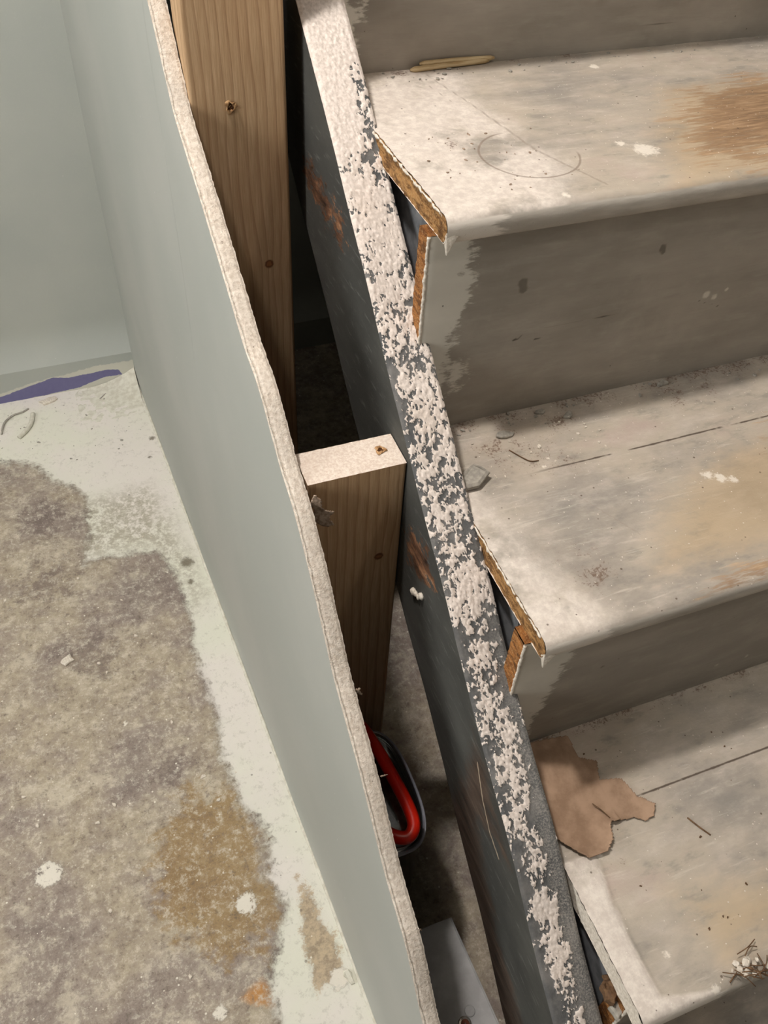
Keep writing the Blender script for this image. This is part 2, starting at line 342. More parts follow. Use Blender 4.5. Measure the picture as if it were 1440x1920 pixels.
# ------------------------------------------------------------------ room shell
ZF = -.5
# floor: fine where the photo looks, coarse elsewhere
gx = np.unique(np.concatenate([np.linspace(-2.4, -.75, 12), np.arange(-.75, -.13, .006), np.arange(-.13, .12, .012), np.linspace(.12, 1.0, 8)]))
gy = np.unique(np.concatenate([np.linspace(-2.6, -.1, 12), np.arange(-.1, 1.66, .006), np.linspace(1.66, 1.9, 3)]))
X, Y = np.meshgrid(gx, gy, indexing='ij'); P2 = np.stack([X.ravel(), Y.ravel()], 1)
white = [(-.80, 1.43), (-.6571, 1.4457), (-.5503, 1.4454), (-.4865, 1.4248), (-.4493, 1.3614), (-.3924, 1.2932), (-.4015, 1.1865), (-.4273, 1.1075), (-.3867, 1.1081), (-.2854, 1.096), (-.258, 1.0227), (-.2573, .9284), (-.2639, .8073), (-.2568, .7143), (-.2688, .6243), (-.2577, .5617), (-.236, .4802), (-.2477, .407), (-.236, .3622), (-.2554, .3225), (-.2863, .2677), (-.2786, .19), (-.27, -.3), (-.14, -.3), (-.14, 1.8), (-.8, 1.8)]
thin = [(-.46, 1.30), (-.40, 1.29), (-.25, 1.30), (-.22, 1.15), (-.20, .95), (-.26, .90), (-.26, 1.0), (-.30, 1.10), (-.45, 1.10)]
tan = [(-.349, .575), (-.2716, .5761), (-.236, .4802), (-.2477, .407), (-.236, .3622), (-.2593, .3089), (-.3472, .326), (-.406, .4078), (-.4065, .489)]
br = [(-.2044, .3998), (-.1905, .3829), (-.1795, .2914), (-.1782, .2427), (-.2262, .2388), (-.2233, .3109)]
orange = [(-.3239, .2674), (-.2905, .28), (-.2625, .245), (-.2797, .2374), (-.3128, .2529)]
blobs = [(-.2847, .3837, .017), (-.3543, .2578, .010), (-.1898, .2433, .015), (-.4015, .7357, .006), (-.5491, .5234, .02)]
def dots(P, L): return np.max([1-np.hypot(P[:, 0]-x, P[:, 1]-y)/r for x, y, r in L], axis=0)
fa = dict(white=sdpoly(P2, white), thin=sdpoly(P2, thin), tan=sdpoly(P2, tan), brown=sdpoly(P2, br), orange=np.maximum(sdpoly(P2, orange), sdpoly(P2, [(-.205, .345), (-.190, .34), (-.187, .30), (-.197, .295)])),
          blob=np.max([r-np.hypot(P2[:, 0]-x, P2[:, 1]-y) for x, y, r in blobs], axis=0),
          dark=np.clip(dots(P2, [(-.483, 1.25, .11), (-.338, .63, .08), (-.44, .9, .12), (-.5, 1.08, .12), (-.36, .45, .07)]), 0, 1),
          dirt=np.clip(dots(P2, [(-.2303, 1.05, .03), (-.2287, 1.43, .016), (-.245, 1.37, .012), (-.235, 1.0, .015)]), 0, 1))
obj('floor', np.stack([X.ravel(), Y.ravel(), np.full(X.size, ZF)], 1), gridfaces(len(gx), len(gy)), M_FLOOR, attrs=fa)['kind'] = 'structure'
# back wall
YB = 1.65
gx = np.unique(np.concatenate([np.linspace(-2.4, -.68, 8), np.arange(-.68, -.2, .003), np.linspace(-.2, 1.0, 12)]))
gz = np.unique(np.concatenate([[-.62], np.arange(-.5, -.42, .002), np.arange(-.42, 2.0, .1), [2.0]]))
X, Z = np.meshgrid(gx, gz, indexing='ij'); P2 = np.stack([X.ravel(), Z.ravel()], 1)
tape = [(-.72, -.51), (-.6075, -.51), (-.5359, -.501), (-.4292, -.4985), (-.3555, -.4945), (-.2976, -.4778), (-.2547, -.4799), (-.2616, -.4625), (-.2878, -.4581), (-.3732, -.4617), (-.4072, -.4538), (-.4566, -.4638), (-.5308, -.4817), (-.6012, -.4876), (-.72, -.49)]
pale = [(-.72, -.52), (-.2, -.52), (-.2, -.445), (-.2359, -.4425), (-.3081, -.4415), (-.3821, -.4505), (-.4541, -.4565), (-.527, -.472), (-.597, -.478), (-.72, -.48)]
obj('wall_back', np.stack([X.ravel(), np.full(X.size, YB), Z.ravel()], 1), gridfaces(len(gx), len(gz)), M_BACK, attrs=dict(tape=sdpoly(P2, tape), pale=sdpoly(P2, pale)))['kind'] = 'structure'
for nm, b in (('wall_right', (.90, 1.0, -2.6, 1.65, -.5, 2.0)), ('wall_left', (-2.5, -2.4, -2.6, 1.65, -.5, 2.0)), ('wall_front', (-2.4, .9, -2.7, -2.6, -.5, 2.0)), ('ceiling', (-2.4, .9, -2.6, 1.65, 2.0, 2.1))):
    V, Fc = boxv(*b); obj(nm, V, Fc, M_CEIL if nm == 'ceiling' else M_ROOM, smooth=False)['kind'] = 'structure'

# ------------------------------------------------------------------ drywall panel with sloping cut top
KX = -.0448; TH = .014
def px(y): return -.172+KX*(y-.4553)      # x of the painted face
cut = [(-.40, -.4990), (-.30, -.455), (-.05, -.255), (.0902, -.139), (.1412, -.0623), (.1964, -.0224), (.2649, .0582), (.3346, .1199), (.3516, .1426), (.393, .2003), (.4374, .2511), (.4751, .2733), (.5289, .3254), (.5735, .3436), (.6014, .3664), (.6878, .4284), (.7632, .4769), (.8167, .5566), (.852, .60), (.858, 1.98), (YB, 1.98)]  # unseen full-height part past the cut, added to block light
cy_ = np.array([c[0] for c in cut]); cz_ = np.array([c[1] for c in cut])
ys = np.unique(np.concatenate([np.arange(-.39, .02, .01), np.arange(.02, .95, .0015), np.arange(.95, YB, .02), [YB]]))
zt = np.interp(ys, cy_, cz_); k = np.hanning(31); k /= k.sum()
zs = np.interp(np.clip(ys, -.39, YB), ys, zt); fineidx = (ys > .03) & (ys < .82)
zt2 = np.convolve(np.pad(zt, 15, 'edge'), k, 'valid'); zt = np.where(fineidx, zt2, zt)
zt += .0016*fbm(np.stack([ys*60, ys*0, ys*0], 1), 4)
def ptop(y): return float(np.interp(y, ys, zt))
panel = empty('drywall_panel', (px(.45), .45, ZF), 'grey painted drywall half wall with rough diagonal cut top, running beside the stairs', 'drywall')
nr = 36; V = []; hair = []
for y, z in zip(ys, zt):
    for j in range(nr):
        t = (j/(nr-1))**.8; V.append((px(y), y, ZF+(z-ZF)*t))
V = np.array(V)
d_top = np.repeat(zt, nr)-V[:, 2]
bulge = .0018*np.clip(1-d_top/.02, 0, 1)*(.6+.9*fbm(V*np.array([1, 70, 70]), 3)); V[:, 0] -= np.clip(bulge, 0, 1)
V[:, 0] += .0035*fbm(V*3., 2)*ss(d_top, 0, .08)
obj('paper_face', V, gridfaces(len(ys), nr, flip=True), M_PANEL, panel, attrs=dict(tape=np.full(len(V), -1.), pale=np.full(len(V), -1.)))
# gypsum core: cut edge strip, back, ends
na = 14; V = []
for y, z in zip(ys, zt):
    for j in range(na):
        t = j/(na-1); V.append((px(y)+TH*t, y, z-.0005))
V = np.array(V); rr = np.tile(np.linspace(0, 1, na), len(ys)); edge = ss(np.minimum(rr, 1-rr), 0, .18)
nz = fbm(V*np.array([170, 170, 170]), 4, .6); V[:, 2] += (edge*.0022-.0008)+nz*.0012*(.3+.7*edge)
V[:, 0] += (rr > .93)*(.0011*fbm(V*np.array([1, 260, 260.]), 3)+.0004)
V[:, 1] += .0008*nz
V[:, 0] -= .0026*(rr < .03); V[:, 2] -= .0012*(rr < .03)
bk = np.array([(px(y)+TH, y, ZF) for y in ys]); n0 = len(V); VV = np.concatenate([V, bk])
f1 = gridfaces(len(ys), na, flip=True)
i = np.arange(len(ys)-1); f2 = np.stack([i*na+na-1, n0+i, n0+i+1, (i+1)*na+na-1], 1)
obj('gypsum_core', VV, np.concatenate([f1, f2[:, ::-1]]), M_GYP, panel)
# torn paper tags hanging at the back of the cut
def scrap(name, P, outline, mat, parent=None, res=.002, curl=.003, th=.0006, base=None, label=None, seed=0, nrm=None):
    """P maps (u,v)->xyz; an outline in uv is filled with a fine grid and given thickness"""
    o2 = np.array(outline, float); lo, hi = o2.min(0), o2.max(0); nu = max(6, int((hi[0]-lo[0])/res)); nv = max(6, int((hi[1]-lo[1])/res))
    U, Vv = np.meshgrid(np.linspace(lo[0], hi[0], nu), np.linspace(lo[1], hi[1], nv), indexing='ij'); q = np.stack([U.ravel(), Vv.ravel()], 1)
    sd = sdpoly(q, o2)+.0012*fbm(np.stack([q[:, 0]*300, q[:, 1]*300, q[:, 0]*0+seed], 1), 3)*min(1, res/.002)
    Fg = gridfaces(nu, nv); keep = (sd[Fg] > 0).all(1); Fg = Fg[keep]
    used = np.unique(Fg); mp = -np.ones(len(q), int); mp[used] = np.arange(len(used)); Fg = mp[Fg]; q = q[used]; sd = sd[used]
    W3 = np.array([P(a, b, s_) for (a, b), s_ in zip(q, sd)]); W3 = W3+0.
    o = obj(name, W3, Fg, mat, parent, base=base); m = o.modifiers.new('thick', 'SOLIDIFY'); m.thickness = th; m.offset = 1
    return o
def torn(y0, z0, w, h, out, seed):
    def P(u, v, sd):
        return (px(y0)+TH+.001+out*(u/w)+.0015*math.sin(v*300+seed), y0-.25*u-.001, z0-v+.003*math.sin(u*260+seed))
    pts = [(0, 0), (w*.45, h*.12), (w*.6, h*.35), (w, h*.55), (w*.8, h*.62), (w*.97, h*1.), (w*.5, h*.86), (w*.25, h*.9), (0, h*.7)]
    o = scrap('torn_paper', P, pts, M_TORN, panel, res=.0015, seed=seed); o['label'] = 'torn brown paper tag peeling off the back of the cut edge'; return o
torn(.444, ptop(.444)+.006, .026, .046, .022, 1)
torn(.325, ptop(.325)+.001, .010, .014, .009, 2)
torn(.262, ptop(.262)+.001, .010, .005, .010, 5)
torn(.150, ptop(.150)+.000, .004, .005, .004, 3)
# raised dried compound along the foot of the panel
pts = []; rad = []
for y in np.arange(-.1, YB-.004, .008):
    pts.append((px(y)-.0015, y, ZF+.0005)); rad.append(.0028+.0016*float(fbm([[y*25, 1, 2]], 3)[0]))
V, Fc = tube(pts, np.array(rad), 8); tag(obj('compound_bead', V, Fc, M_CAULK), 'thin rough white compound bead along floor at foot of the grey drywall panel', 'compound')
# compound mound in the far corner
def mound(name, x0, x1, y0, y1, hf, mat, label, cat, n=26, m=26):
    V = []; 
    for a in np.linspace(0, 1, n):
        for b in np.linspace(0, 1, m):
            x = x0+(x1-x0)*a; y = y0+(y1-y0)*b; V.append((x, y, ZF-.001+hf(a, b)))
    return tag(obj(name, V, gridfaces(n, m), mat), label, cat)
mound('compound_smear', -.37, px(YB)-.001, 1.52, YB-.0008, lambda a, b: .001+.036*max(0, a-.15)**2*max(0, b-.15)**2*1.9+.002*float(fbm([[a*9, b*9, 2]], 3)[0]), M_CAULK, 'white compound smear piled in the far corner beside the purple strip', 'compound')

# ------------------------------------------------------------------ studs
def stud(name, x0, x1, y0, y1, z0, z1, knots, label, freq, dusty_top=False, seed=0.):
    root = empty(name, ((x0+x1)/2, (y0+y1)/2, z0), label, 'stud', 'pine wall studs')
    nz = int((z1-z0)/.004); r = .0015
    prof = [(x0, y1), (x0, y0+r), (x0+r, y0)]+[(x, y0) for x in np.linspace(x0+r, x1-r, 48)[1:-1]]+[(x1-r, y0), (x1, y0+r), (x1, y1)]
    zz = np.linspace(z0, z1, nz); V = np.array([(px_, py_, z) for (px_, py_) in prof for z in zz])
    u = (V[:, 0]-x0)+.6*(V[:, 1]-y0); u = u+.012*fbm(np.stack([V[:, 0]*7, V[:, 2]*2.2+seed, V[:, 0]*0], 1), 2)+.0022*fbm(np.stack([V[:, 0]*40, V[:, 2]*9+seed, V[:, 0]*0], 1), 2); kn = np.zeros(len(V)); scw = np.zeros(len(V))
    for (kx, kz, kr, amt, kind) in knots:
        dx = V[:, 0]-kx; dz = (V[:, 2]-kz)*.45; d = np.hypot(dx, dz)
        u = u+amt*np.sign(dx)*(1-np.exp(-np.abs(dx)/.004))*np.exp(-(d/(kr*3))**2)*kr*.8
        if kind: kn = np.maximum(kn, np.clip(1.5-np.hypot(dx, V[:, 2]-kz)/kr, 0, 1))
    g = (u/freq)*(1+.0*u)
    fm = obj('board', V, gridfaces(len(prof), nz), M_STUD, root, attrs=dict(grain=g, knot=kn))
    bx = np.array([(x0, y1, z) for z in (z0, z1)]+[(x1, y1, z) for z in (z0, z1)]); obj('board_back', bx, [(0, 1, 3, 2)], M_STUD, fm, smooth=False)
    # sawn top
    nx, ny = 40, 20; V = np.array([(x, y, z1) for x in np.linspace(x0, x1, nx) for y in np.linspace(y0, y1, ny)])
    V[:, 2] += .0007*fbm(V*400, 3)
    obj('sawn_top', V, gridfaces(nx, ny), M_DUSTTOP, root)['label'] = 'sawn stud top coated in white dust'
    return root
short = stud('wall_stud', -.1555, -.0575, .4553, .4985, ZF, .2609, [(-.0801, .1322, .0055, 1., 1)], 'short pine stud with dusty sawn top, wedged between drywall and stringer', .0105, seed=2)
tall = stud('wall_stud', -.1715, -.0765, .766, .809, ZF, 1.25, [(-.1328, .4755, .003, .3, 0), (-.103, .300, .0055, 1., 1)], 'tall pine stud running out of the top of the photo behind the drywall', .0088, seed=9)
def screwhole(x, y, z, nrm, parent, r=.0055, seed=0):
    """splintered screw hole: ring of raised fibres round a dark pit"""
    V = []; n = 18
    for k, (rr, h) in enumerate(((r, .0), (r*.75, .0014), (r*.5, .0004), (r*.25, -.0005))):
        for j in range(n):
            t = 2*math.pi*j/n; q = rr*(1+.25*math.sin(3*t+seed+k)+.12*math.sin(7*t+2*seed)); a, b = q*math.cos(t), q*math.sin(t)
            hh = .0006+h*(1+.6*math.sin(5*t+k+seed))
            V.append((x+a, y-hh, z+b*1.15) if nrm == 'y' else (x+a, y+b, z+hh))
    Fc = [(k*n+j, k*n+(j+1) % n, (k+1)*n+(j+1) % n, (k+1)*n+j) for k in range(3) for j in range(n)]
    Fc.append(tuple(3*n+j for j in range(n)))
    if nrm == 'y': Fc = [f[::-1] for f in Fc] if False else Fc
    mi = [0]*(2*n)+[1]*(n+1)
    obj('screw_hole', V, Fc, [m_hole_rim, m_hole_pit], parent, midx=mi)
m_hole_rim = m_plain('splintered_rim', (150, 110, 74), (204, 166, 122), 500, .8, .2, .8)
m_hole_pit = m_plain('dark_pit', (60, 38, 24), (96, 64, 40), 500, .9, .1)
screwhole(-.1328, .766, .4755, 'y', tall, .0055, 1)
screwhole(-.0756, .4788, .2612, 'z', short, .0055, 2)

# ------------------------------------------------------------------ staircase
stairs = empty('staircase', (.3, .3, ZF), 'old grey painted wooden stairs, dusty and worn, with plaster spattered stringer', 'stairs')
YN = [-.002+0, .25, .5142, .775, -.265]; ZT = [0., .2237, .4735, .712, -.224]
XL = [-.004, -.0103, -.0140, -.02, .002]; YR = [.2667, .5309, .8185, 1.08, .015]      # riser plane behind each tread
TT = .024; XR = .896
XE = .88
def tread(k):
    yn, zt_, xl = YN[k]-.004, ZT[k], XL[k]; yb = YR[k]; r = .011
    prof = [(y, zt_) for y in np.arange(yb+.02, yn+r, -.003)]
    ntop = len(prof)
    for a in np.linspace(0, math.pi/2, 7): prof.append((yn+r-r*math.sin(a), zt_-r+r*math.cos(a)))
    prof += [(yn, zt_-TT*.62), (yn+.002, zt_-TT*.9), (yn+.004, zt_-TT)]; prof += [(yn+.02, zt_-TT), (yb+.02, zt_-TT)]
    prof = np.array(prof); npf = len(prof)
    xs = np.unique(np.concatenate([np.arange(xl, .5, .003), np.arange(.5, XE, .006), np.linspace(XE, XR, 4)])); nx = len(xs)
    Vx = np.repeat(xs, npf); Vy = np.tile(prof[:, 0], nx); Vz = np.tile(prof[:, 1], nx); V = np.stack([Vx, Vy, Vz], 1)
    j = np.tile(np.arange(npf), nx); left = np.repeat(np.arange(nx) == 0, npf)
    V[left, 0] += .0018*fbm(np.stack([V[left, 1]*90, V[left, 1]*0, V[left, 2]*40+k], 1), 4)
    top = j < ntop+4
    V[:, 2] += top*.0010*fbm(V*np.array([14, 22, 0.]), 3)
    front = ss(j, ntop+1.5, ntop+5.5)
    A = np.stack([V[:, 0], V[:, 1]], 1); n_ = len(V); a = {q: np.full(n_, -.3) for q in ('white', 'wood', 'warm')}; a.update({q: np.zeros(n_) for q in ('dirt', 'spot', 'scrape')}); a['nosewhite'] = np.full(n_, -.3); a['front'] = front
    seg = lambda p, q, w: np.clip(1-(-sdpoly(A, [p, q, (q[0]+1e-4, q[1]+1e-4)]))/w, 0, 1)
    if k == 2:
        a['white'] = sdpoly(A, [(-.1, .50), (.085, .49), (.10, .54), (.125, .57), (.115, .66), (.10, .74), (.12, .79), (.10, .83), (-.1, .85)])+.006
        a['wood'] = sdpoly(A, [(.29, .64), (.35, .70), (.42, .715), (.60, .715), (.60, .53), (.36, .535), (.30, .52), (.262, .55), (.27, .60)])*.55
        a['warm'] = sdpoly(A, [(.20, .50), (.24, .60), (.32, .71), (.7, .73), (.7, .50)])
        a['nosewhite'] = .036-V[:, 0]
        a['scrape'] = np.maximum.reduce([seg((.088, .80), (.105, .70), .0025)*.9, seg((.105, .70), (.118, .61), .003), seg((.118, .61), (.148, .53), .003), seg((.075, .795), (.085, .73), .002)*.8])
        a['spot'] = np.clip(dots(A, [(.2216, .5824, .022), (.205, .60, .010), (.102, .522, .007), (.28, .78, .01)]), 0, 1)
        a['dirt'] = np.clip(dots(A, [(.06, .81, .02), (.045, .74, .012), (.044, .64, .012), (.27, .82, .02), (.2, .82, .015)]), 0, 1)*.9
    elif k == 1:
        a['white'] = sdpoly(A, [(-.1, .25), (.06, .24), (.055, .275), (.03, .31), (.018, .36), (.012, .45), (-.1, .45)])-.001
        a['wood'] = np.maximum(sdpoly(A, [(.30, .38), (.36, .44), (.7, .43), (.7, .35), (.40, .36)])*.6-.008, sdpoly(A, [(.15, .256), (.17, .249), (.7, .246), (.7, .258), (.2, .262)]))
        a['warm'] = sdpoly(A, [(.10, .28), (.1754, .37), (.28, .42), (.7, .42), (.7, .27), (.2, .26)])-.01
        a['nosewhite'] = .050-V[:, 0]
        a['spot'] = np.clip(dots(A, [(.2557, .3726, .012), (.245, .380, .010), (.268, .366, .009), (.09, .443, .005), (.10, .452, .004)]), 0, 1)
        a['dirt'] = np.clip(np.maximum(dots(A, [(.07, .475, .05), (.06, .49, .05), (.10, .455, .05), (.14, .50, .03), (.035, .335, .02), (.07, .30, .03), (.075, .33, .02), (.29, .50, .04), (.33, .505, .03)]), ss(V[:, 1], .49, .53)*.75), 0, 1)*.8  # real dust, plus nosing shade painted in along the riser
        a['scrape'] = seg((.10, .40), (.135, .33), .003)*.7
    elif k == 0:
        a['white'] = sdpoly(A, [(-.05, .142), (.0275, .142), (.0314, .1404), (.029, .12), (.0225, .091), (.0245, .085), (.0217, .0617), (.0224, .012), (.030, .008), (.05, .004), (.075, -.001), (.078, -.02), (-.05, -.02)])*1.6
        a['warm'] = sdpoly(A, [(.06, -.02), (.05, .12), (.16, .10), (.6, .13), (.6, -.02)])-.03
        a['nosewhite'] = .078-V[:, 0]
        a['spot'] = np.clip(dots(A, [(.0464, .0385, .006), (.035, .137, .006), (.072, -.001, .008)]), 0, 1)
        a['dirt'] = np.clip(np.maximum(dots(A, [(.062, .135, .012), (.055, .127, .01)]), ss(V[:, 1], .245, .268)*.9), 0, 1)*.8  # second term darkens the back edge along the riser
        lift = ss(a['white']/1.6, -.001, .003)*top; V[:, 2] += .0022*lift
    elif k == 3: a['white'] = .05-V[:, 0]
    else: a['warm'][:] = -.02
    mt = m_tread(1.0 if k != 0 else .16, {0: .1768, 1: .4375}.get(k) and {0: .1768, 1: .4375}[k]-.3, arc=(k == 2))
    F1 = gridfaces(nx, npf); o = obj('tread', V, F1, mt, stairs, attrs=a)
    # sawn left end as its own wooden face, standing just proud
    E = []; Fe = []
    L = V[:npf]; c = L.mean(0)
    ends = [i for i in range(0, ntop, 1)]+list(range(ntop, npf)); Lp = L[ends]
    m_ = len(Lp); rings = [Lp]
    # inner ring pulled in for a ragged painted lip
    dirs = np.zeros_like(Lp)
    botz = zt_-TT; lowy = yn
    for t in (0., .0011):
        R_ = Lp.copy(); R_[:, 0] -= t*.9; R_[:, 2] = np.where(Lp[:, 2] > zt_-.004, Lp[:, 2]-t*2.2, Lp[:, 2]); R_[:, 1] = Lp[:, 1]+(t*2 if t else 0)
        E.append(R_)
    # fill by strips from top points to the bottom line
    topi = Lp[:ntop]; cols = []; nrow = 6
    for i in range(0, ntop):
        for j_ in range(nrow):
            t = j_/(nrow-1); z = topi[i, 2]-.0006+(botz-topi[i, 2]+.0006)*t
            cols.append((topi[i, 0]+.0004+(.0005*(j_ > 0)), topi[i, 1], z))
    for aa in np.linspace(.15, math.pi/2, 6):
        y_ = yn+r-r*math.sin(aa); zt3 = zt_-r+r*math.cos(aa)-.0006
        for j_ in range(nrow):
            t = j_/(nrow-1); bz3 = botz+TT*.42*math.sin(aa)**4; cols.append((xl+.0006, y_+.001*math.sin(aa), zt3+(bz3-zt3)*t))
    cols = np.array(cols); cols[:, 0] += .0012*fbm(cols*300, 3)-.0006
    end = obj('end_grain', cols, gridfaces(ntop+6, nrow), [M_END if k != 0 else M_CHIP], o)
    end['label'] = 'bare cut wood at the left end of the tread' if k != 0 else 'white crusted left end of the tread'
    if k in (1, 2):
        pc = np.arange(yn+.012, yb-.02, .0018); rad = np.clip(.0012+.0026*fbm(np.stack([pc*120, pc*0+k*7, pc*0], 1), 4), .0003, .004)
        pts = np.stack([xl+.0002+.0010*fbm(np.stack([pc*90, pc*0+3, pc*0], 1), 3), pc, zt_-.0028-.0016*fbm(np.stack([pc*140, pc*0+5, pc*0], 1), 3)], 1)
        Vv, Ff = tube(pts, rad, 7); Vv = np.array(Vv); Vv = Vv+.0006*np.stack([fbm(Vv*500+q*9, 2) for q in range(3)], 1)
        obj('plaster_crust', Vv, Ff, M_CHIP, o)['label'] = 'ragged white plaster crust along the cut tread end'
        w_ = [(xl-.0002, yn+.001, zt_-.012), (xl+.011, yn-.0006, zt_-.016), (xl+.0015, yn-.0002, zt_-.034), (xl-.0002, yn+.006, zt_-.020), (xl+.011, yn+.003, zt_-.018), (xl+.0015, yn+.002, zt_-.033)]
        bevel(obj('paint_drip', w_, [(0, 2, 1), (3, 4, 5), (0, 3, 5, 2), (2, 5, 4, 1), (0, 1, 4, 3)], M_CHIP, o), .0006)
    return o
T = {k: tread(k) for k in (4, 0, 1, 2, 3)}
def riser(k, y, z0, z1, xl):
    xs = np.unique(np.concatenate([np.arange(xl, XE, .004), np.linspace(XE, XR, 4)])); zz = np.arange(z0, z1+.001, .004); nx, nz = len(xs), len(zz)
    X, Z = np.meshgrid(xs, zz, indexing='ij'); A = np.stack([X.ravel(), Z.ravel()], 1); V = np.stack([A[:, 0], np.full(len(A), y), A[:, 1]], 1)
    V[:, 1] += .0012*fbm(V*np.array([6, 1, 9.]), 3); lf = V[:, 0] < xl+.002; V[lf, 1] += .001
    a = dict(light=np.full(len(V), -.3), knot=np.zeros(len(V)), crack=np.zeros(len(V)), chip=np.zeros(len(V)))
    seg = lambda p, q, w: np.clip(1-(-sdpoly(A, [p, q, (q[0]+1e-4, q[1]+1e-4)]))/w, 0, 1)
    if k == 2:
        a['light'] = np.maximum(sdpoly(A, [(-.05, .47), (.0200, .47), (.0248, .4329), (.0280, .3775), (.0158, .3323), (.010, .3075), (.012, .27), (-.05, .27)]), sdpoly(A, [(.010, .31), (.030, .315), (.046, .290), (.030, .268), (.015, .262), (.006, .28)])-.007)
        a['knot'] = np.clip(dots(A, [(.0811, .3853, .008), (.083, .378, .007), (.2331, .397, .006), (.235, .392, .005), (.098, .446, .003)])*1.6, 0, 1)
        a['crack'] = np.maximum.reduce([seg((.0815, .3185), (.092, .3225), .0035), seg((.115, .329), (.16, .329), .003), seg((.16, .329), (.24, .3245), .0022)*.8, seg((.108, .316), (.122, .318), .003), seg((.30, .325), (.335, .31), .0025)*.8])
        a['chip'] = np.clip(dots(A, [(.31, .33, .010), (.322, .325, .008), (.335, .332, .006)]), 0, 1)
    elif k == 1:
        a['light'] = sdpoly(A, [(-.05, .22), (.047, .22), (.043, .165), (.040, .15), (.0333, .1039), (.0205, .05), (.022, .02), (.012, .0), (-.05, 0)])
        a['knot'] = np.clip(dots(A, [(.0839, .116, .005)]), 0, 1); a['crack'] = seg((.055, .185), (.068, .187), .003)
        a['chip'] = np.clip(dots(A, [(.25, .035, .008), (.2913, .0333, .008)]), 0, 1)*.8
    elif k == 3:
        a['light'] = sdpoly(A, [(-.05, .47), (.010, .47), (.014, .50), (.012, .52), (.03, .545), (.010, .540), (.002, .7), (-.05, .7)])
        a['crack'] = seg((.26, .50), (.6, .493), .002)*.7; a['knot'] = np.clip(dots(A, [(.3, .53, .03), (.42, .53, .03)]), 0, 1)*.6
    f = gridfaces(nx, nz)
    # back and ends close the board
    yb = y+.021; nb = len(V); corners = np.array([(xl, yb, zz[0]), (xl, yb, zz[-1]), (XR, yb, zz[0]), (XR, yb, zz[-1])]); VV = np.concatenate([V, corners])
    for q in a: a[q] = np.concatenate([a[q], np.zeros(4)-.3*(q == 'light')])
    q = np.array([(nb, nb+2, nb+3, nb+1), (nz-1, nb+1, nb+3, nb-1)]); F_ = np.concatenate([f, q])
    mi = np.zeros(len(F_), int); mi[-1] = 1; o = obj('riser', VV, F_, [M_RISER, M_END2], stairs, attrs=a, midx=mi)
    c = []
    for z in np.arange(z0, z1+.001, .003):
        for t in np.linspace(0, 1, 8): c.append((xl-.0003, y+.0012+(.0195)*t, z))
    c = np.array(c); c[:, 0] += .0012*fbm(c*260, 3)
    e = obj('end_grain', c, gridfaces(len(c)//8, 8, flip=True), M_END2, o); e['label'] = 'orange bare wood at the left end of the riser'
    # crusty paint lip
    pz = np.arange(z0+.001, z1-.001, .0016); pts = [(xl+.0004+.0016*w_, y+.0008, z) for z, w_ in zip(pz, fbm(np.stack([pz*110, pz*0+k, pz*0], 1), 4))]
    rad = .0016+.0011*fbm(np.array(pts)*500, 3); Vv, Ff = tube(pts, rad, 6); obj('paint_crust', Vv, Ff, M_CHIP, o)
riser(0, YR[4], -.224, -TT, .0)
riser(5, -.255, ZF+.002, -.224-TT, .0)  # unseen bottom riser, added to keep light out of the void
riser(1, YR[0], 0.0, ZT[1]-TT, -.0165)
riser(2, YR[1], ZT[1], ZT[2]-TT, -.0205)
riser(3, YR[2], ZT[2], ZT[3]-TT, -.02)
riser(4, YR[3], ZT[3], .93, -.02)

# stringer
XLs, XRs = -.0565, -.0095
cyy = [-.5, -.1, .0335, .079, .1144, .1464, .172, .2164, .2545, .2862, .3238, .3578, .4013, .4277, .4616, .5019, .5399, .5776, .6329, .6811, .737, .7933, 1.2]
czz = [-.5, -.18, -.067, -.034, -.002, .030, .0504, .079, .1081, .1345, .1665, .1985, .2285, .250, .280, .3113, .3440, .3800, .4245, .4680, .5123, .5556, .905]
ys_ = np.arange(-.30, 1.12, .0010); zt_ = np.interp(ys_, cyy, czz); kk = np.hanning(90); kk /= kk.sum(); zt_ = np.convolve(np.pad(zt_, (45, 44), 'edge'), kk, 'valid')[:len(ys_)]
zt_[:60] = np.interp(ys_[:60], cyy, czz); zt_[-60:] = np.interp(ys_[-60:], cyy, czz)
def stop(y): return float(np.interp(y, ys_, zt_))
dep = np.interp(ys_, [-.3, .0856, .2967, .6015, .7631, 1.2], [.19, .205, .188, .209, .207, .207])
nt = 60; nl = 60
u = np.concatenate([np.zeros(nl), np.linspace(0, 1, nt), [1.0]]); typ = np.concatenate([np.ones(nl), np.zeros(nt), [1]])
w = np.concatenate([np.linspace(1, .0, nl, endpoint=False), np.zeros(nt), [1]])          # fraction of depth below top
np_ = len(u)
Y_ = np.repeat(ys_, np_); U_ = np.tile(u, len(ys_)); Wd = np.tile(w, len(ys_)); Ty = np.tile(typ, len(ys_))
Zt = np.repeat(zt_, np_); Dp = np.repeat(dep, np_)
Xs = XLs+(XRs-XLs)*U_; Zs = Zt-Dp*Wd; V = np.stack([Xs, Y_, Zs], 1)
istop = Ty == 0
Q = np.stack([V[:, 0], V[:, 1]*1.3, V[:, 0]*0], 1)
b1 = fbm(Q*np.array([150, 105, 1.]), 5, .8); b2 = fbm(Q*26+9, 3); b3 = fbm(Q*220+4, 4, .6); b4 = fbm(Q*np.array([330, 330, 1.])+2, 3, .6)
cov = np.interp(V[:, 1], [-.1, .06, .10, .14, .30, .45, .56, .64, .70, .8, 1.1], [.14, .22, .28, .17, .20, .24, .26, .38, .66, 1.0, 1.1])
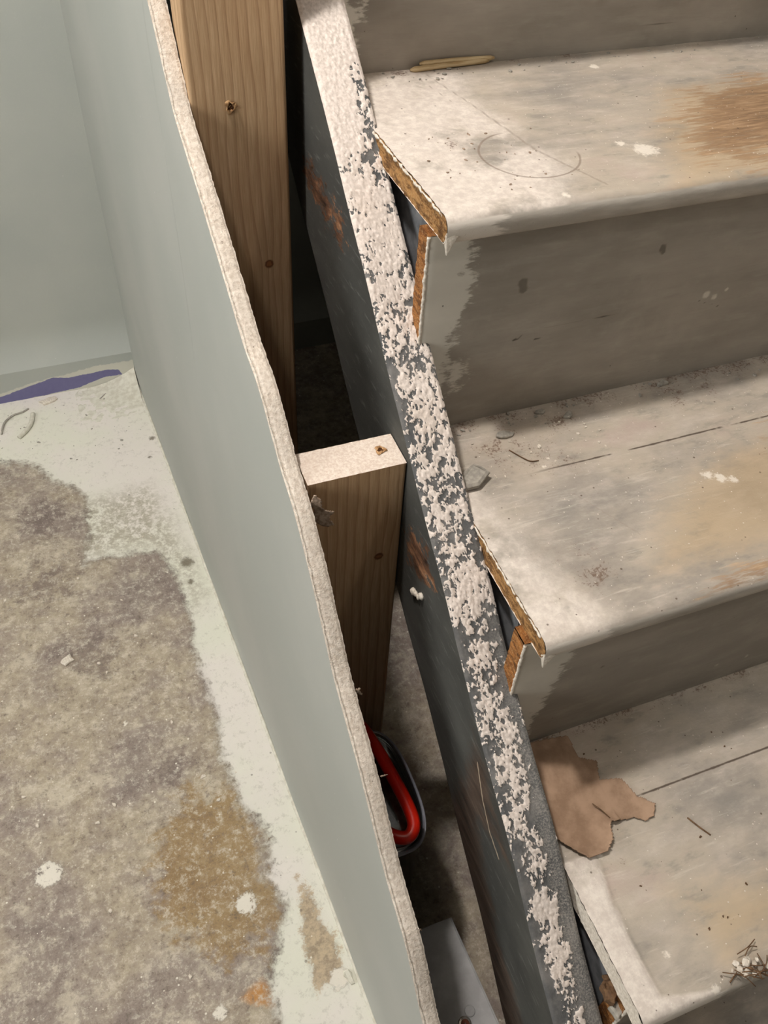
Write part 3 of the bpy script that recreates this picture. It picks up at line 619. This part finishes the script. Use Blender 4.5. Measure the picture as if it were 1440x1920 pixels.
# across: dark bare right side low down, dark left flank half way
cov = cov-ss(U_, .55, .85)*np.interp(V[:, 1], [0, .18, .3, .40, .6], [.9, .5, .22, .06, 0])-ss(U_, .30, .05)*np.interp(V[:, 1], [0, .2, .4, .52, .6], [.5, .08, .12, .22, 0])-ss(U_, .5, .8)*ss(V[:, 1], .58, .7)*.42*ss(V[:, 1], .82, .72)
pm = ss(b1*.85+b2*.5+cov+.30*b3, .02, .28)
pm = np.where(istop, pm, 0)
edge = ss(np.minimum(U_, 1-U_), 0, .10)
V[:, 2] += istop*(pm*.0016*(.55+.45*edge)+pm*.0016*b3+.0007*b4*pm-.0016*(1-edge)**2)
sidefade = ss(Wd*Dp, .02, 0)
AY = np.stack([V[:, 1], V[:, 2]], 1)
woodp = np.maximum.reduce([sdpoly(AY, [(.7909, .413), (.7582, .4229), (.7226, .4168), (.6802, .4178), (.6478, .4094), (.6387, .3833), (.6545, .3762), (.6796, .3754), (.7057, .3644), (.7145, .3747), (.7421, .3696), (.7698, .3829)])-.008,
                           sdpoly(AY, [(.4445, .1797), (.4094, .2014), (.3878, .1939), (.3733, .1704), (.3853, .1516), (.4113, .1419), (.4333, .1422)])-.004])
brown = sdpoly(AY, [(.255, .083), (.224, .070), (.1984, .052), (.1782, .0304), (.1546, .0108), (.1801, .0), (.205, -.01), (.19, -.06), (.1333, -.1178), (.0562, -.1635), (-.1, -.28), (-.1, -.5), (.0848, -.2857), (.2747, -.1369), (.28, -.08), (.2619, -.0429)])-.004
segy = lambda p, q, w_: np.clip(1-(-sdpoly(AY, [p, q, (q[0]+1e-4, q[1]+1e-4)]))/w_, 0, 1)
scr = np.maximum(segy((.239, .0601), (.2162, .0253), .0030), np.maximum(segy((.2162, .0253), (.1931, .0019), .0030), segy((.1931, .0019), (.1696, -.0079), .0036)))
far = ~istop & (U_ > .5)
at_ = dict(plaster=pm, side=Ty, worn=np.interp(V[:, 1], [0, .3, .5], [1, .5, .1])*ss(U_, .4, .8), wood=np.where(far, -.3, woodp), brown=np.where(far, -.3, brown), scratch=np.where(far, 0, scr))
Fs = gridfaces(len(ys_), np_, flip=True)
i = np.arange(len(ys_)-1); Fb = np.stack([i*np_+np_-1, (i+1)*np_+np_-1, (i+1)*np_, i*np_], 1)
st_o = obj('stringer', V, np.concatenate([Fs, Fb[:, ::-1]]), M_STR, stairs, attrs=at_); st_o['label'] = 'dark grey stringer board with lumpy white plaster on its top edge'
# plaster crumbs stuck to the stringer's side
for (y, z, r) in ((.4101, .1185, .0046), (.404, .122, .0036), (.398, .124, .0030), (.3925, .1322, .0042)):
    V = []; n, m = 12, 8
    for a in np.linspace(0, math.pi, m):
        for b in np.linspace(0, 2*math.pi, n, endpoint=False):
            d = np.array([math.sin(a)*math.cos(b), math.sin(a)*math.sin(b), math.cos(a)]); q = r*(1+.35*float(fbm([d*2+y*90], 2)[0])); V.append(np.array([XLs-.0015, y, z])+d*q*np.array([.7, 1, 1]))
    obj('plaster_crumb', V, [(i_*n+j_, i_*n+(j_+1) % n, (i_+1)*n+(j_+1) % n, (i_+1)*n+j_) for i_ in range(m-1) for j_ in range(n)], M_CHIP, st_o)
# inner carriage, a grey board seen in the gaps under the tread ends
ysc = np.linspace(-.25, 1.05, 40); V = []
for y in ysc:
    zc = stop(y)+.03
    for (x, z) in ((.006, zc-.16), (.006, zc), (.04, zc), (.04, zc-.16)): V.append((x, y, z))
# notched under each tread: keep it below the tread undersides and behind the risers
V = np.array(V)
for q in range(len(V)):
    y = V[q, 1]; lim = 9
    for k in (4, 0, 1, 2, 3):
        if YN[k]-.01 <= y <= YR[k]+.03: lim = min(lim, ZT[k]-TT-.002)
    if V[q, 2] > lim: V[q, 2] = lim
obj('carriage', V, gridfaces(len(ysc), 4), M_CARR, stairs, smooth=False)['label'] = 'dull grey inner carriage board under the treads'

# ------------------------------------------------------------------ red handled clear container in the gap
def clear_mat():
    s = S('clear_plastic', .1, .5); nt = s.nt; out = nt.nodes['Material Output']
    tr = s.n('ShaderNodeBsdfTransparent'); tr.inputs[0].default_value = (.90, .91, .92, 1)
    gl = s.n('ShaderNodeBsdfGlossy'); gl.inputs['Roughness'].default_value = .08; gl.inputs[0].default_value = (1, 1, 1, 1)
    lw = s.n('ShaderNodeLayerWeight'); lw.inputs[0].default_value = .35; mx = s.n('ShaderNodeMixShader')
    nt.links.new(s.add(s.mul(lw.outputs['Fresnel'], .8), .05), mx.inputs[0]); nt.links.new(tr.outputs[0], mx.inputs[1]); nt.links.new(gl.outputs[0], mx.inputs[2]); nt.links.new(mx.outputs[0], out.inputs[0])
    return s.m_
M_CLR = clear_mat()
def red_mat():
    s = S('red_plastic', .3, .5); n = s.noise(20, 2); return s.out(s.mix(n, lin((196, 24, 12)), lin((226, 44, 22))))
M_RED = red_mat()
jar = empty('storage_jar', (-.107, .36, ZF), 'clear plastic jar with a red loop handle, standing in the gap behind the drywall', 'container')
def sup(cx, cy, a, b, z, n=48, e=2.8):
    out = []
    for j in range(n):
        t = 2*math.pi*j/n; c, s_ = math.cos(t), math.sin(t)
        out.append((cx+a*math.copysign(abs(c)**(2/e), c), cy+b*math.copysign(abs(s_)**(2/e), s_), z))
    return out
jc = (-.1015, .356)
prof = [(.85, ZF+.001), (.95, ZF+.006), (.97, ZF+.05), (1., -.33), (1.0, -.215), (1.04, -.208), (1.04, -.198), (.99, -.192), (.93, -.196)]
V = []; 
for f, z in prof: V += sup(jc[0], jc[1], .042*f, .080*f, z)
n = 48; Fc = [(i_*n+j_, i_*n+(j_+1) % n, (i_+1)*n+(j_+1) % n, (i_+1)*n+j_) for i_ in range(len(prof)-1) for j_ in range(n)]; Fc.append(tuple(range(n))[::-1])
jb = obj('jar_body', V, Fc, M_CLR, jar); m = jb.modifiers.new('wall', 'SOLIDIFY'); m.thickness = .0015
M_CONT = m_plain('brown_contents', (92, 82, 70), (146, 132, 112), 40, .7, .3, .8, .004)
M_CONT2 = m_plain('pale_contents', (120, 118, 112), (150, 148, 142), 40, .6, .3, .4, .003)
V = []
for f, z in ((.9, ZF+.008), (.93, -.44), (.96, -.27), (.93, -.255)): V += sup(jc[0], jc[1], .040*f, .078*f, z)
V.append((jc[0], jc[1], -.245)); c0 = len(V)-1
Fc = [(i_*n+j_, i_*n+(j_+1) % n, (i_+1)*n+(j_+1) % n, (i_+1)*n+j_) for i_ in range(3) for j_ in range(n)]+[(3*n+j_, 3*n+(j_+1) % n, c0) for j_ in range(n)]
obj('jar_contents', V, Fc, M_CONT, jar)
# lid panel: clear top with dome
V = []
for f, h in ((1.0, -.196), (.9, -.192), (.6, -.189), (.25, -.187)): V += sup(jc[0], jc[1], .0415*f, .079*f, h)
V.append((jc[0], jc[1], -.1865)); Fc = [(i_*n+j_, i_*n+(j_+1) % n, (i_+1)*n+(j_+1) % n, (i_+1)*n+j_) for i_ in range(3) for j_ in range(n)]+[(3*n+j_, 3*n+(j_+1) % n, len(V)-1) for j_ in range(n)]
lid = obj('jar_lid', V, Fc, M_CLR, jar); m = lid.modifiers.new('wall', 'SOLIDIFY'); m.thickness = .0012
rimp = np.array(sup(jc[0], jc[1], .0440, .0825, -.2035, n=48)); V, Fc = tube(rimp, .0030, 8, True)
obj('jar_rim', V, Fc, m_plain('cloudy_plastic', (150, 150, 160), (176, 176, 186), 30, .25, .5, .1), jar)
# red loop handle
loop = smoothpts([(-.100, .440, -.180), (-.091, .400, -.174), (-.0855, .350, -.170), (-.0825, .310, -.168), (-.0850, .287, -.168), (-.0960, .2775, -.170), (-.110, .284, -.172), (-.120, .300, -.174), (-.127, .340, -.176), (-.129, .400, -.178), (-.120, .436, -.180)], 8, True)
V, Fc = tube(loop, .0080, 12, True); V = np.array(V)
obj('loop_handle', V, Fc, M_RED, jar)
V, Fc = boxv(-.133, -.096, .425, .444, -.190, -.172); bevel(obj('handle_mount', V, Fc, M_RED, jar, smooth=False), .003)
# ------------------------------------------------------------------ metal box on the floor of the gap
bz = -.42
mb = empty('metal_box', (-.09, .10, ZF), 'pale grey sheet metal box lying on the floor in the gap, lowest in the photo', 'box')
V = [(-.028, .244, bz), (-.0215, .09, bz), (-.012, -.16, bz), (-.124, -.16, bz), (-.141, .244, bz)]
V = V+[(x, y, ZF+.001) for x, y, z in V]
Fc = [(0, 1, 2, 3, 4)[::-1], (5, 6, 7, 8, 9)]+[(i_, (i_+1) % 5, 5+(i_+1) % 5, 5+i_) for i_ in range(5)]
bevel(obj('box_body', V, Fc, M_BOX, mb, smooth=False), .0015)
V, Fc = tube([(-.0285, .243, bz+.0012), (-.0222, .09, bz+.0012), (-.013, -.158, bz+.0012)], .0013, 6); obj('rolled_rim', V, Fc, M_BOX, mb)
def disc(x, y, z, r, h, n=24):
    V = [(x+rr*math.cos(2*math.pi*j/n), y+rr*math.sin(2*math.pi*j/n), z+hh) for rr, hh in ((r, 0), (r, h*.6), (r*.85, h), (0.001, h)) for j in range(n)]
    return V, [(i_*n+j_, i_*n+(j_+1) % n, (i_+1)*n+(j_+1) % n, (i_+1)*n+j_) for i_ in range(3) for j_ in range(n)]
V, Fc = disc(-.0628, .1195, bz, .0085, .001); wsh = obj('washer', V, Fc, M_SCREW, mb)
V, Fc = disc(-.0628, .1185, bz+.001, .0055, .0016); obj('screw_head', V, Fc, M_RUST, mb)['label'] = 'rusty red screw head'
V, Fc = disc(-.051, .130, bz, .0070, .0012); obj('rivet', V, Fc, M_BOX, mb)

# ------------------------------------------------------------------ debris lying about
def chip(name, x, y, z, sx, sy, sz, rot, mat, label, cat='chip', group=None, seed=0, n=9):
    """a flat broken flake: irregular outline, chamfered, tilted"""
    rg = np.random.default_rng(seed+11); rr = 1+.35*(rg.random(n)-.5)*2; V = []
    for (s_, h) in ((.92, 0.), (1., .35), (.97, .75), (.75, 1.)):
        for j in range(n):
            t = 2*math.pi*j/n; V.append((sx*rr[j]*s_*math.cos(t), sy*rr[j]*s_*math.sin(t), sz*(h+.12*math.sin(3*t+seed)*h)))
    Fc = [(i_*n+j_, i_*n+(j_+1) % n, (i_+1)*n+(j_+1) % n, (i_+1)*n+j_) for i_ in range(3) for j_ in range(n)]+[tuple(range(n))[::-1], tuple(3*n+j for j in range(n))]
    o = obj(name, V, Fc, mat, smooth=False); o.location = (x, y, z); o.rotation_euler = (0, 0, rot)
    return tag(o, label, cat, group)
Z0, Z1, Z2 = 0.0003, ZT[1]+.0003, ZT[2]+.0003
chip('plaster_chip', -.4781, .8926, ZF, .012, .010, .005, .4, M_CHIP, 'largest white plaster chip lying on the mottled floor', seed=1)
chip('plaster_chip', -.301, .5991, ZF, .0045, .003, .002, .2, M_CHIP, 'small white chip on the floor, farther from bottom of the two by the tan patch', seed=2)
chip('plaster_chip', -.2858, .5527, ZF, .003, .0025, .002, .9, M_CHIP, 'tiny white chip on the brown floor beside the compound strip', seed=3)
chip('plaster_chip', -.432, 1.626, ZF, .020, .011, .006, .1, M_CHIP, 'white plaster crumb against the purple strip at base of back wall', seed=4)
chip('plaster_chip', -.176, .242, ZF, .006, .011, .005, .3, M_CAULK, 'curled white flake at foot of the drywall near the pale blue blob', 'flake', seed=5)
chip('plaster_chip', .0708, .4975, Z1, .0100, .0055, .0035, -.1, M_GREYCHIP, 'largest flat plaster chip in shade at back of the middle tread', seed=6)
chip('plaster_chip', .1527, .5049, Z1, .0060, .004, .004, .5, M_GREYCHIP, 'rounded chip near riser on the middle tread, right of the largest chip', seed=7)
chip('plaster_chip', .0985, .4700, Z1, .0028, .0026, .0022, .5, M_CHIP, 'tiny white crumb beside the brown hair on the middle tread', seed=8)
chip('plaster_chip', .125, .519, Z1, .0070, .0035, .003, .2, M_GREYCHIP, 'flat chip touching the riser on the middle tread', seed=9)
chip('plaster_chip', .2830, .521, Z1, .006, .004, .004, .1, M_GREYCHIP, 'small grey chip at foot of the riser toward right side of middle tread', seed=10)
# loose grey flake leaning beside the stringer
fl = chip('painted_flake', .011, .447, Z1, .019, .010, .0075, .35, M_GREYCHIP, 'thick broken grey paint flake against the stringer on the middle tread', 'flake', seed=21, n=7)
fl.rotation_euler = (0.10, -.12, .5); fl.location.z = Z1+.003
# small crumbs scattered on each tread and on the floor (one kind each, copied)
def scatter(n, xr, yr, z, size, group, label, seed, mat=M_CHIP, avoid=None):
    rg = np.random.default_rng(seed); protos = []
    for q in range(n):
        x = xr[0]+(xr[1]-xr[0])*rg.random()**1.2; y = yr[0]+(yr[1]-yr[0])*rg.random(); s_ = size*(.5+rg.random()**2*1.2)
        if avoid and avoid(x, y): continue
        if len(protos) < 4:
            o = chip('plaster_crumb', x, y, z, size, size*.7, size*.6, rg.random()*6, mat, label, 'crumb', group, seed=seed+q, n=7); protos.append(o)
        else:
            o = protos[q % 4].copy(); col.objects.link(o); o.location = (x, y, z); o.rotation_euler = (0, 0, rg.random()*6)
        f = s_/size; o.scale = (f, f, f)
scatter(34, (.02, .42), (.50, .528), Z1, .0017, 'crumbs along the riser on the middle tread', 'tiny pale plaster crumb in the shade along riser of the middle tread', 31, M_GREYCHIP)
scatter(42, (.03, .20), (.44, .50), Z1, .0012, 'crumbs on the back of the middle tread', 'tiny pale crumb on dusty left back of the middle tread', 32)
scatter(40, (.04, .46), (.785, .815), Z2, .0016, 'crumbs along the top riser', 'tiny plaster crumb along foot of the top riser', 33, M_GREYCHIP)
scatter(40, (.01, .14), (.54, .66), Z2, .0009, 'brown grit on white corner of the upper tread', 'tiny brown grit on the white dusty left end of upper tread', 34, M_GRIT)
scatter(36, (-.55, -.24), (1.38, 1.62), ZF, .0022, 'grit on the white floor near the back wall', 'tiny grey grit on white floor near back wall', 35, M_GREYCHIP)
scatter(60, (-.62, -.24), (.30, 1.2), ZF, .0024, 'white crumbs on the mottled floor', 'tiny white crumb on the mottled floor', 36)
scatter(26, (.05, .40), (.02, .24), Z0, .0010, 'grit on the lower tread', 'tiny dark grit on the lower tread', 37, M_FIBRE)
scatter(14, (.07, .35), (.00, .012), Z0, .0018, 'crumbs on the front of the lower tread', 'tiny white crumb along front edge of the lower tread', 38)
# gap dirt between stringer and tread ends
for (x, y, z, s_, sd) in ((-.004, .036, -.045, .009, 1), (.0, .022, -.055, .008, 2), (.004, .045, -.050, .006, 3)):
    o = chip('dirt_clod', x, y, z, s_, s_, s_*1.4, sd, M_FIBRE if sd != 2 else M_GREYCHIP, {1: 'largest brown dirt clod wedged between stringer and lower tread end', 2: 'whitish clod lowest in the gap between stringer and lower tread end', 3: 'smallest brown clod uppermost in the gap beside lower tread end'}[sd], 'debris', 'debris wedged at the lower tread end', seed=40+sd)
# strips, hairs, splinters
def strand(name, pts, r, mat, label, cat, flat=1.):
    P = smoothpts(pts, 6); V, Fc = tube(P, r, 7); V = np.array(V)
    b = P[0].copy(); o = obj(name, V, Fc, mat, base=b); return tag(o, label, cat)
strand('caulk_strip', [(-.505, 1.515, ZF+.004), (-.492, 1.528, ZF+.0045), (-.476, 1.553, ZF+.0045), (-.468, 1.588, ZF+.004)], .0050, M_CAULK, 'thick curled strip of dried caulk on the white floor below the purple strip', 'caulk')
strand('caulk_shred', [(-.540, 1.540, ZF+.0015), (-.531, 1.575, ZF+.003), (-.512, 1.596, ZF+.003), (-.490, 1.603, ZF+.002), (-.476, 1.612, ZF+.0015)], .0022, M_GREYCHIP, 'thin dark edged caulk shred arching behind the thick caulk strip', 'caulk')
strand('wood_splinter', [(.073, .8110, Z2+.002), (.12, .8125, Z2+.003), (.168, .8160, Z2+.0025)], np.array([.0012]+[.0030]*11+[.0016]), M_SPLIT, 'front pale wood splinter lying against the top riser', 'splinter')
strand('wood_splinter', [(.085, .8150, Z2+.006), (.13, .8155, Z2+.006), (.1745, .8165, Z2+.0045)], np.array([.0012]+[.0026]*11+[.0012]), M_SPLIT, 'rear pale wood splinter resting on the front one by the top riser', 'splinter')
strand('brown_hair', [(.0665, .4750, Z1+.0008), (.074, .4610, Z1+.001), (.080, .4530, Z1+.001), (.0885, .4515, Z1+.0008)], .0006, M_FIBRE, 'dark bent fibre on the dusty middle tread beside the grey flake', 'fibre')
strand('wood_sliver', [(.1375, .1400, Z0+.0007), (.1430, .128, Z0+.001), (.1492, .1170, Z0+.0007)], .0008, M_FIBRE, 'thin brown sliver lying right of the brown paper on lower tread', 'sliver')
strand('caulk_shred', [(-.318, 1.600, ZF+.001), (-.306, 1.611, ZF+.0015), (-.296, 1.620, ZF+.001)], .0015, M_GREYCHIP, 'thin grey shred on the white floor below right end of the purple strip', 'shred')
# big brown paper scrap on the lower tread
outl = [(-.008, .268), (.040, .2640), (.0671, .2593), (.0650, .2337), (.0821, .2236), (.0741, .2046), (.0956, .1982), (.1013, .1768), (.1147, .1631), (.1059, .1515), (.0938, .1501), (.086, .1574), (.0596, .1594), (.0537, .1445), (.0419, .135), (.0217, .1357), (.0162, .1414), (-.0007, .1639), (-.008, .175)]
def Pk(u, v, sd):
    lift = .0050*math.exp(-max(sd, 0)/.006)*(1 if v < .20 and u < .07 else .25)
    return (u, v, .0022+lift+.0012*math.sin(u*90)*math.sin(v*70))
k_ = scrap('brown_paper_scrap', Pk, outl, M_KRAFT, None, res=.0012, th=.0009, base=(.04, .2, .0)); tag(k_, 'torn brown facing paper lying on left back of the lower tread', 'paper')
strand('brown_hair', [(.052, .183, .0065), (.058, .172, .0068), (.061, .164, .0068)], .0005, M_FIBRE, 'dark short fibre on the torn brown paper', 'fibre')
# fibre clump on the nosing of the lower tread
cl = empty('debris_clump', (.112, .004, .001), 'clump of brown fibres and white plaster bits on front right of lower tread', 'debris')
rg = np.random.default_rng(5)
for q in range(16):
    a = rg.random()*6.28; c = np.array([.110+.010*rg.normal(), .004+.006*rg.normal(), .004+.003*rg.random()])
    c[2] = max(c[2], .003); L = .012+.02*rg.random(); d = np.array([math.cos(a), math.sin(a)*.6, .1*rg.normal()])
    P = smoothpts([c-d*L*.5, c+np.array([0, .002*rg.normal(), .003]), c+d*L*.5], 5); P[:, 2] = np.maximum(P[:, 2], .0012)
    V, Fc = tube(P, .0005, 5); obj('fibre', V, Fc, M_FIBRE, cl)
P = smoothpts([(.0860, -.0005, .0015), (.097, .004, .003), (.106, .004, .006)], 5); V, Fc = tube(P, .0007, 5); obj('fibre', V, Fc, M_FIBRE, cl)
P = smoothpts([(.104, .006, .006), (.113, -.003, .007), (.121, -.008, .003), (.133, -.016, -.004)], 6); V, Fc = tube(P, .0009, 6); obj('fibre', V, Fc, M_FIBRE, cl)
for q in range(14):
    x, y = .110+.009*rg.normal(), .004+.0045*rg.normal(); n = 7; rr = .002+.0025*rg.random(); V = []
    zz = max(.0015, .004+.0015*rg.normal())
    for (s_, h) in ((.9, 0), (1, .5), (.6, 1)):
        for j in range(n): t = 2*math.pi*j/n; V.append((x+rr*s_*math.cos(t)*(1+.3*math.sin(2*t+q)), y+rr*s_*math.sin(t), zz+h*rr*.7))
    obj('plaster_bit', V, [(i_*n+j_, i_*n+(j_+1) % n, (i_+1)*n+(j_+1) % n, (i_+1)*n+j_) for i_ in range(2) for j_ in range(n)]+[tuple(range(n))[::-1], tuple(2*n+j for j in range(n))], M_CHIP, cl, smooth=False)
